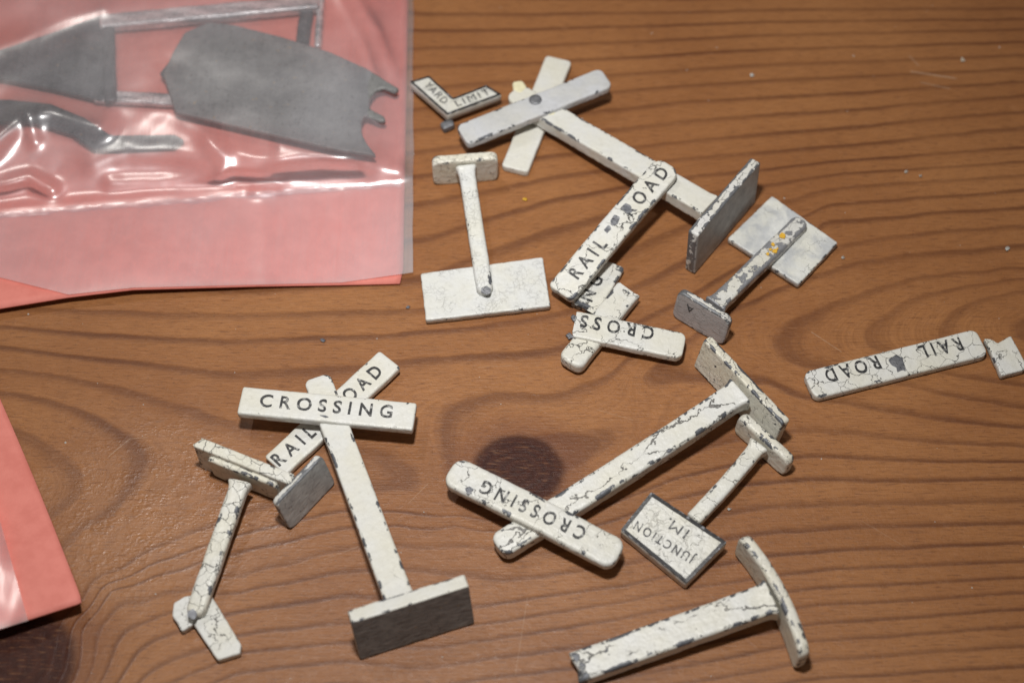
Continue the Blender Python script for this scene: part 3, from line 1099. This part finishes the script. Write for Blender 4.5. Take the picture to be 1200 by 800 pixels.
fr = thing("window_frame_casting", W(120, 70), "dull grey metal casting with a window opening, half covered by the notched plate", "casting")
slab(fr, "side_panel", [(-150, 92), (-60, 72), (0, 58), (60, 38), (118, 17), (130, 22), (131, 60), (131, 112), (118, 118), (60, 104), (0, 92), (-80, 92), (-150, 104)],
     2.8, 1.0, CASTDARK, r=0.3, jit=0.05, seed=2)
strip(fr, "top_rail", (116, 24), (374, 0), 3.4, 3.6, 3.7, 2.2, RAIL, r=0.6, wob=0.15)
strip(fr, "bottom_rail", (110, 111), (250, 118), 2.7, 2.7, 2.9, 1.3, RAIL, r=0.5, wob=0.12)
strip(fr, "upright", (126, 20), (129, 118), 3.2, 3.2, 2.4, 1.4, CASTDARK, r=0.5, wob=0.12)
strip(fr, "end_upright", (362, -10), (352, 60), 3.1, 2.5, 2.6, 1.4, CASTDARK, r=0.5, wob=0.15)
strip(fr, "inner_upright", (376, -8), (372, 54), 3.1, 2.4, 1.4, 1.4, RAIL, r=0.5, wob=0.15)
lw = thing("curved_metal_strip", W(100, 155), "dull grey curved metal strip at the bottom left of the bag, below the window casting", "casting")
slab(lw, "strip", [(-120, 116), (10, 116), (60, 121), (100, 138), (130, 158), (205, 157), (216, 164), (204, 172), (140, 175), (108, 175), (84, 158), (40, 144), (-120, 138)],
     2.4, 1.1, CASTDARK, r=0.35, jit=0.08, seed=6)

# second card and bag, lower left
def card2_map(u, v):
    a, b = (-40, 378), (97, 705)
    c_, d = (-330, 470), (-200, 800)
    t = v
    bow = 7 * math.sin(math.pi * min(1, t)) * 0.5
    e = (lerp(a[0], b[0], t) + bow, lerp(a[1], b[1], t))
    f = (lerp(c_[0], d[0], t), lerp(c_[1], d[1], t))
    x, y = lerp(f[0], e[0], u), lerp(f[1], e[1], u)
    if u > 0.975 and v > 0.97:
        x -= 2 * (v - 0.97) / 0.03 * (u - 0.975) / 0.025
    return x, y
def card2_z(px, py):
    return 1.4 + 2.6 * smooth(520, 720, py) + 0.2 * noise.noise(Vector((px * 0.02, py * 0.02, 9)))
c2 = sheet("pink_card", card2_map, 40, 40, card2_z, 0.45, CARD, None, W(0, 620))
tag(c2, "second smaller piece of salmon pink card poking in at the lower left edge", "card")
bag2 = thing("plastic_bag", W(-40, 660), "corner of a second clear plastic bag on the lower left pink card", "bag")
def film2_map(u, v):
    a, b = (-14, 560), (33, 727)
    f, g = (-220, 640), (-180, 790)
    e = (lerp(a[0], b[0], v), lerp(a[1], b[1], v))
    h = (lerp(f[0], g[0], v), lerp(f[1], g[1], v))
    return lerp(h[0], e[0], u), lerp(h[1], e[1], u)
def film2_z(px, py):
    return card2_z(px, py) + 0.35 + 2.2 * smooth(30, -25, px - (py - 640) * 0.25) * smooth(700, 600, py) + 0.5 * smooth(34, -60, px) + 0.55 * noise.noise(Vector((px * 0.035, py * 0.018, 4.4)))
sheet("film", film2_map, 40, 40, film2_z, 0.0, FILM, bag2)

# ------------------------------------------------------------------ the toy signs
GRP = "toy railroad crossing signs strewn over the table"

# A: large crossing sign lying face down at the top
A = thing("crossing_sign", W(700, 170), "large white crossing sign lying face down at the top, with rivet and grey upright base", "toy sign", GRP)
strip(A, "board", (655, 68), (603, 198), 2.2, 1.6, 5.1, 1.6, WHITE, ends=(0.7, 0.7), seed=11)
strip(A, "post", (601, 106), (832, 240), 4.6, 7.4, 4.7, 2.8, WHITEG, ends=(1.6, 0.3), r=0.3, seed=12, flare=0.3)
ba = strip(A, "board", (541, 158), (711, 90), 5.6, 6.4, 5.0, 1.7, PALEBACK, ends=(0.9, 1.3), seed=13, label="uppermost pale bluish white board with a rivet")
rv = W(627.5, 117, 6.05)
vs, fs = [], []
for k in range(20):
    a = 2 * math.pi * k / 20
    for rr, zz in ((1.25, -0.15), (1.15, 0.12), (0.75, 0.22)):
        vs.append(rv + Vector((rr * math.cos(a), rr * math.sin(a), zz)))
vs.append(rv + Vector((0, 0, 0.10)))
for k in range(20):
    k2 = (k + 1) % 20
    for q in range(2):
        fs.append((k * 3 + q, k2 * 3 + q, k2 * 3 + q + 1, k * 3 + q + 1))
    fs.append((k * 3 + 2, k2 * 3 + 2, 60))
link("rivet", vs, fs, LEAD, ba)
slab(A, "glue", [(632, 128), (655, 122), (664, 124), (660, 133), (646, 137), (634, 135)], [5.2] * 6, 1.2, GLUE, r=0.4, corner=0.6, jit=0.25)
slab(A, "glue", [(600, 96), (612, 94), (618, 103), (610, 110), (602, 106)], [4.75] * 5, 0.6, GLUE, r=0.25, corner=0.6, jit=0.2)
stand(A, "base", (886, 187), (812, 273), 11.3, 3, 2.0, WORN, r=0.3, ends=(0.5, 0.5), seed=14, under=(PALEGREY, 1), label="base plate with worn grey underside standing on its long edge")

# B: small sign face down with crazed panel, centre top
B = thing("road_sign", W(565, 300), "small sign lying face down beside the bag, finely crazed white panel under its post", "toy sign", "small toy road signs")
slab(B, "panel", [(493, 320), (636, 301), (645, 358), (499, 375)], 1.7, 1.5, FINE, r=0.25, corner=0.4, jit=0.08, seed=3)
strip(B, "post", (569, 342), (546, 193), 3.3, 6.0, 2.9, 2.1, FINE, ends=(1.4, 0.3), r=0.6, seed=21, flare=0.7)
stand(B, "base", (506, 187), (583, 181), 7.0, 3, 1.8, CREAM, r=0.4, ends=(1.3, 1.3), seed=22)

# C: tarnished sign face down, right of the big grey base
Cc = thing("road_sign", W(900, 310), "small tarnished grey sign lying face down, yellow flecks on its post", "toy sign", "small toy road signs")
slab(Cc, "panel", [(905, 229), (982, 284), (936, 333), (853, 279)], 1.8, 1.5, TARN, r=0.25, corner=0.4, jit=0.08, seed=8)
pc = strip(Cc, "post", (941, 256), (838, 356), 3.4, 4.9, 3.1, 2.2, GREYPOST, ends=(1.4, 0.3), r=0.45, seed=31, flare=0.7)
for k, (x, y, a) in enumerate(((917, 276, 0.8), (906, 286, 0.55), (908, 294, 0.6), (903, 292, 0.45), (900, 297, 0.4), (911, 291, 0.35))):
    slab(pc, "paint_fleck", [(x - 5 * a, y - 1 * a), (x - 1 * a, y - 5 * a), (x + 5 * a, y - 2 * a), (x + 3 * a, y + 4 * a), (x - 3 * a, y + 3 * a)], 3.72 + 0.0148 * (941 - x), 0.25, YELLOW, r=0.08, corner=0.2, jit=0.15, seed=k)
bc = stand(Cc, "base", (797, 338), (858, 374), 6.8, -8, 1.4, WORN, r=0.35, ends=(1.4, 1.4), seed=32, under=(LILAC, -1))

c0_, ax_, L_, side_, up_, thk_, _b = BARS[bc.name]
lettering(bc, "A", (813, 364), (804, 359), 1.5, INKP, bold=0.0, deep=0.03, plane=(c0_ - up_ * thk_ / 2, -up_))

# D: RAIL ROAD board leaning on the post of A
Dl = W(670, 340)
D = strip(None, "sign_board", (656, 343), (784, 192), 3.9, 9.3, 5.2, 1.7, CRAZEDW, ends=(0.9, 2.0), seed=41, bend=Vector((0, 0, 0.4)))
tag(D, "loose white RAIL ROAD board propped up on the post of the big face down sign", "sign board", "loose railroad sign boards")
lettering(D, "RAIL", (671, 324), (706, 284), 2.5, INK)
lettering(D, "ROAD", (733, 251), (779, 199), 2.6, INK)

# ING fragment under it
I2 = strip(None, "board_fragment", (684, 360), (716, 308), 1.7, 1.7, 5.1, 1.5, CRAZEDW, ends=(0.6, 0.6), rag=(1.0, 0.4), seed=45)
tag(I2, "broken white board end lettered ING tucked under the propped RAIL ROAD board", "board fragment", "broken pieces of sign board")
lettering(I2, "ING", (681, 360), (700, 324), 2.6, INK)

# broken head with CROSS
Dh = thing("crossing_sign", W(720, 395), "broken crossing sign head, upside down CROSS board over a short post stub", "toy sign", GRP)
strip(Dh, "post", (667, 424), (736, 338), 3.3, 3.1, 4.6, 2.6, CRAZED, ends=(1.4, 0.8), rag=(0.0, 0.7), r=0.6, seed=51)
db = strip(Dh, "board", (802, 405), (676, 379), 3.3, 3.8, 5.2, 1.7, CRAZED, ends=(1.3, 0.6), rag=(0, 1.1), seed=52)
lettering(db, "CROSS", (766, 391), (680, 376), 2.6, INK)
for k, (x, y) in enumerate(((672, 372), (677, 381), (667, 393))):
    slab(Dh, "chip", [(x - 4, y - 1), (x - 1, y - 4), (x + 3, y - 3), (x + 7, y + 2), (x + 1, y + 4), (x - 2, y + 2)], 0.7, 0.6, LEAD, r=0.2, corner=0.15, jit=0.35, seed=k)

# E: RAIL ROAD board on the right
E = strip(None, "sign_board", (948, 451), (1151, 400), 1.9, 1.9, 5.4, 1.7, CRAZEDM, ends=(1.3, 1.3), seed=61)
tag(E, "loose upside down RAIL ROAD board lying flat on bare wood near the right edge", "sign board", "loose railroad sign boards")
lettering(E, "RAIL", (1127, 402.5), (1078, 413), 2.6, INK)
lettering(E, "ROAD", (1030, 424), (968, 441), 2.6, INK)
slab(E, "bare_patch", [(1041, 421), (1049, 416), (1058, 418), (1060, 427), (1062, 435), (1056, 434), (1052, 437), (1050, 430), (1044, 428)], 1.96, 0.2, LEAD, r=0.05, corner=0.3, jit=0.2)
# F
F = slab(None, "board_fragment", [(1154, 396), (1163, 397), (1170, 402), (1176, 397), (1185, 393), (1203, 427), (1200, 433), (1174, 440)], 1.7, 1.5, CRAZED, r=0.25, corner=0.25, jit=0.12, loc=W(1178, 415))
tag(F, "small white broken board corner with a notch, at the right edge beside RAIL ROAD", "board fragment", "broken pieces of sign board")

# G: upright reading crossing sign on the left
G = thing("crossing_sign", W(420, 600), "white crossing sign lying face up at left, CROSSING the right way up", "toy sign", GRP)
gb = strip(G, "board", (322, 545), (457, 420), 1.9, 2.3, 5.0, 1.6, WHITE, ends=(0.5, 0.5), seed=71)
lettering(gb, "RAIL", (322, 541), (366, 503), 2.5, INK)
lettering(gb, "ROAD", (392, 478), (444, 432), 2.5, INK)
strip(G, "post", (371, 441), (469, 703), 4.3, 7.6, 4.5, 2.8, WHITEG, ends=(1.2, 0.3), r=0.35, seed=72, flare=0.25)
gc = strip(G, "board", (281, 468), (486, 487.5), 5.9, 5.7, 5.1, 1.7, WHITE, ends=(0.35, 0.35), seed=73)
lettering(gc, "CROSSING", (305, 469), (460, 482.5), 2.4, INK)
gs = stand(G, "base", (409, 722), (547, 679), 10.2, -11, 2.3, WHITEG, r=0.2, ends=(0.4, 0.4), seed=74, under=(UNDER, -1))

# H: YARD LIMIT sign face down, bottom left
H = thing("road_sign", W(240, 690), "small cream sign at lower left lying face down, broken L shaped panel", "toy sign", "small toy road signs")
slab(H, "panel", [(203, 706), (217, 698), (246, 694), (283, 755), (281, 765), (255, 773), (227, 731), (213, 739), (202, 721)], 1.7, 1.5, CRAZED, r=0.25, corner=0.35, jit=0.12, seed=5)
strip(H, "post", (226, 720), (281, 562), 3.6, 5.4, 3.0, 2.2, CRACKED, ends=(1.4, 0.3), r=0.6, seed=81, flare=0.7)
stand(H, "base", (243, 534), (325, 566), 6.6, 4, 1.3, CREAMW, r=0.4, ends=(1.2, 1.2), seed=82)

Hs = stand(None, "board_fragment", (231, 517), (342, 561), 7.6, 0, 1.9, CRACKED, r=0.25, ends=(0.4, 0.4), rag=(0.9, 0.6), seed=83)
tag(Hs, "broken crazed white strip standing on edge behind the base of the lower left sign", "board fragment", "broken pieces of sign board")
Hg = stand(None, "metal_plate", (321, 588), (375, 532), 7.4, -14, 1.3, WORN, r=0.3, ends=(1.0, 1.0), seed=84, under=(PALEGREY, -1))
tag(Hg, "small grey plate standing on edge under the RAIL end of the face up crossing sign", "plate")

# I: YARD LIMIT sign face up, top
Iy = thing("road_sign", W(530, 120), "small L shaped YARD LIMIT sign with black border lying face up near the bag", "toy sign", "small toy road signs")
lp = [(480, 96), (503, 89), (531, 115), (570, 100), (588, 111), (524, 135)]
ip = slab(Iy, "panel", lp, 3.6, 1.9, PANELW, r=0.2, corner=0.3, jit=0.05, seed=9)
rim(ip, "border", lp, 3.6, 0.42, 0.10, BORDER, 0.3)
ipl = (Vector((0, 0, 3.6)), Vector((0, 0, 1)))
lettering(ip, "YARD", (500, 98), (523, 120), 1.55, INKP, bold=0.0, deep=0.07, plane=ipl, space=1.2)
lettering(ip, "LIMIT", (534, 122), (573, 107), 1.55, INKP, bold=0.0, deep=0.07, plane=ipl, space=1.3)
strip(Iy, "post", (517, 148), (531, 142), 1.5, 1.7, 1.8, 1.4, LEAD, ends=(0.5, 0.5), r=0.3, seed=91, wob=0.15)

# J: crossing sign, centre, upside down
J = thing("crossing_sign", W(740, 540), "crazed white crossing sign reading CROSSING upside down, next to the dark knot", "toy sign", GRP)
strip(J, "post", (582, 639), (868, 456), 4.0, 7.2, 4.4, 2.9, SPLIT, ends=(1.6, 0.3), r=0.5, seed=101, flare=0.7, bend=Vector((0.25, -0.35, 0.2)))
jb = strip(J, "board", (527, 549), (726, 650), 5.7, 5.3, 5.4, 2.1, CRAZED, ends=(1.9, 1.9), r=0.55, seed=102, bend=Vector((0, 0, 0.35)))
lettering(jb, "CROSSING", (685, 627), (564, 570), 2.4, INK)
stand(J, "base", (829, 395), (922, 494), 7.4, -10, 1.7, CREAMW, r=0.35, ends=(0.4, 0.6), seed=103)

# K: JUNCTION sign
K = thing("road_sign", W(830, 590), "small rectangular JUNCTION 1M. sign with black border lying face up, upside down", "toy sign", "small toy road signs")
kp = [(763, 576), (852, 635), (804, 684), (727, 621)]
q0, q1, q3 = W(763, 576, 3.4), W(852, 635, 3.4), W(727, 621, 2.5)
kn = (q1 - q0).cross(q3 - q0).normalized()
kpl = (q0, kn if kn.z > 0 else -kn)
kz = [3.4, 3.4, ray_plane(804, 684, *kpl).z, 2.5]
kpan = slab(K, "panel", kp, kz, 2.1, PANELW, r=0.2, corner=0.35, jit=0.04, seed=10)
rim(kpan, "border", kp, kz, 0.62, 0.14, BORDER, 0.35)
lettering(kpan, "JUNCTION", (814, 655), (745, 613), 2.0, INK, bold=0.010, deep=0.09, plane=kpl, space=1.35)
lettering(kpan, "1M.", (805, 626), (782, 611), 1.75, INK, bold=0.0, deep=0.09, plane=kpl, space=1.0)
strip(K, "post", (812, 607), (890, 519), 3.6, 4.6, 2.6, 2.2, CRAZED, ends=(0.3, 0.3), r=0.5, seed=111, flare=0.7, bend=Vector((0.2, -0.2, 0.2)))
stand(K, "base", (869, 484), (929, 538), 5.0, -4, 1.9, CREAM, r=0.6, ends=(1.2, 1.2), seed=112)

# L: broken post with its base, bottom right
Lp = thing("sign_post", W(830, 730), "broken white sign post with bowed base and ragged end, without boards", "toy sign post")
strip(Lp, "post", (676, 780), (905, 698), 3.2, 6.0, 4.9, 3.0, SPLITC, ends=(0.3, 0.3), rag=(1.4, 0), r=0.45, seed=121, flare=0.7)
a, b = W(871, 626, 6.6), W(944, 766, 6.6)
bar(Lp, "base", a + Vector((0, 0, -3.3)), b + Vector((0, 0, -3.3)), Vector((0, 0, -1)), 6.6, 1.9, CREAM, r=0.6, ends=(1.3, 1.5), seed=122, bend=Vector((1.0, 0.8, 0)))

# ------------------------------------------------------------------ larger bare spots where the paint has come off
def patch(parent, pts, seed=0, mat=None):
    c0, ax, L, side, up, thk, bend = BARS[parent.name]
    top = c0 + up * (thk / 2)
    poly = [ray_plane(x, y, top, up) for x, y in pts]
    poly = [p + nvec(p * 1.1 + Vector((seed, 0, 0))) * 0.25 for p in resample(round_poly(poly, 0.3), 0.35, 0.0, 0)]
    if bend is not None:
        poly = [p + bend * (4 * q * (1 - q)) for p in poly for q in [min(1, max(0, (p - c0).dot(ax) / L))]]
    poly = [p - up * ((p - (top + (bend * (4 * q * (1 - q)) if bend is not None else Vector()))).dot(up)) for p in poly for q in [min(1, max(0, (p - c0).dot(ax) / L))]]
    m = len(poly)
    verts = [p + up * 0.10 for p in poly] + [p - up * 0.2 for p in poly]
    faces = [tuple(t) for t in tessellate_polygon([[Vector((p.dot(ax), p.dot(side), 0)) for p in poly]])]
    faces += [(k, (k + 1) % m, m + (k + 1) % m, m + k) for k in range(m)]
    return link("bare_spot", verts, faces, mat or LEAD, parent, None, [False] * len(faces))


patch(D, [(714, 260), (720, 253), (727, 257), (724, 264), (717, 267)], 1)
patch(D, [(727, 247), (733, 239), (739, 243), (741, 250), (735, 252)], 2)
patch(D, [(708, 271), (713, 265), (716, 269), (711, 276)], 3)
patch(jb, [(545, 573), (551, 570), (556, 575), (551, 580), (546, 578)], 4)
patch(gc, [(374, 488), (381, 486), (387, 488), (380, 490)], 5)
for o_, pts_ in ((H, [(220, 722), (220, 715), (226, 713), (231, 718), (228, 725)]), (B, [(564, 343), (564, 337), (570, 335), (575, 339), (573, 345)])):
    patch([c for c in o_.children if c.name.startswith("post")][0], pts_, 6)

# ------------------------------------------------------------------ crumbs and flakes
def crumb(name, x, y, a, mat, label, seed):
    pts = []
    rr = random.Random(seed * 11)
    n = rr.choice((4, 5, 5, 6))
    for k in range(n):
        t = 2 * math.pi * (k + rr.uniform(-0.3, 0.3)) / n
        q = a * rr.uniform(0.55, 1.15)
        pts.append((x + q * math.cos(t), y + q * 0.75 * math.sin(t)))
    o = slab(None, name, pts, [0.25 + 0.12 * k for k in range(n)], 0.22, mat, r=0.06, corner=0.06, jit=0.1, seed=seed, loc=W(x, y), step=0.3)
    tag(o, label, "flake", "paint flakes on the table")


crumb("paint_flake", 378, 398, 3.6, FLAKEG, "blue grey paint flake above the face up crossing sign", 1)
crumb("paint_flake", 478, 359, 3.0, FLAKEG, "blue grey paint flake just left of the crazed rectangular panel", 2)
crumb("paint_flake", 615, 233, 3.2, YELLOW, "tiny yellow paint flake on the wood below the white crossed boards", 3)
crumb("paint_flake", 881, 88, 3.2, FLAKE, "white paint flake on bare wood above the tall grey base", 4)
crumb("paint_flake", 1129, 70, 4.6, plain("pale_crumb", (0.46, 0.40, 0.32), 0.6), "largest pale crumb on the bare wood at the upper right", 5)
crumb("paint_flake", 855, 596, 2.8, FLAKE, "white paint flake right of the JUNCTION sign's post", 6)
crumb("paint_flake", 1062, 201, 3.0, FLAKE, "left one of two white flakes close together at the right", 7)
crumb("paint_flake", 1079, 206, 2.2, FLAKE, "right one of two white flakes close together at the right", 8)
crumb("paint_flake", 1181, 291, 3.4, FLAKE, "white flake at the right edge above the RAIL ROAD board", 9)
crumb("paint_flake", 988, 301, 2.8, FLAKE, "white flake right of the tarnished face down sign's panel", 10)

verts, faces = [], []
rd = random.Random(3)
for k in range(110):
    x, y = rd.uniform(-20, 1220), rd.uniform(-10, 810)
    p = W(x, y)
    s = rd.choice((0.07, 0.08, 0.1, 0.1, 0.13, 0.19)) * rd.uniform(0.6, 1.2)
    b = len(verts)
    for q in range(4):
        a = q * math.pi / 2 + rd.uniform(-0.4, 0.4)
        verts.append(p + Vector((s * math.cos(a), s * math.sin(a), 0.0)))
    verts.append(p + Vector((0, 0, s * 0.9)))
    for q in range(4):
        faces.append((b + q, b + (q + 1) % 4, b + 4))
o = link("paint_dust", verts, faces, FLAKE, None, None, [False] * len(faces))
o['kind'] = 'stuff'
o['label'] = "fine white paint dust scattered over the wood"
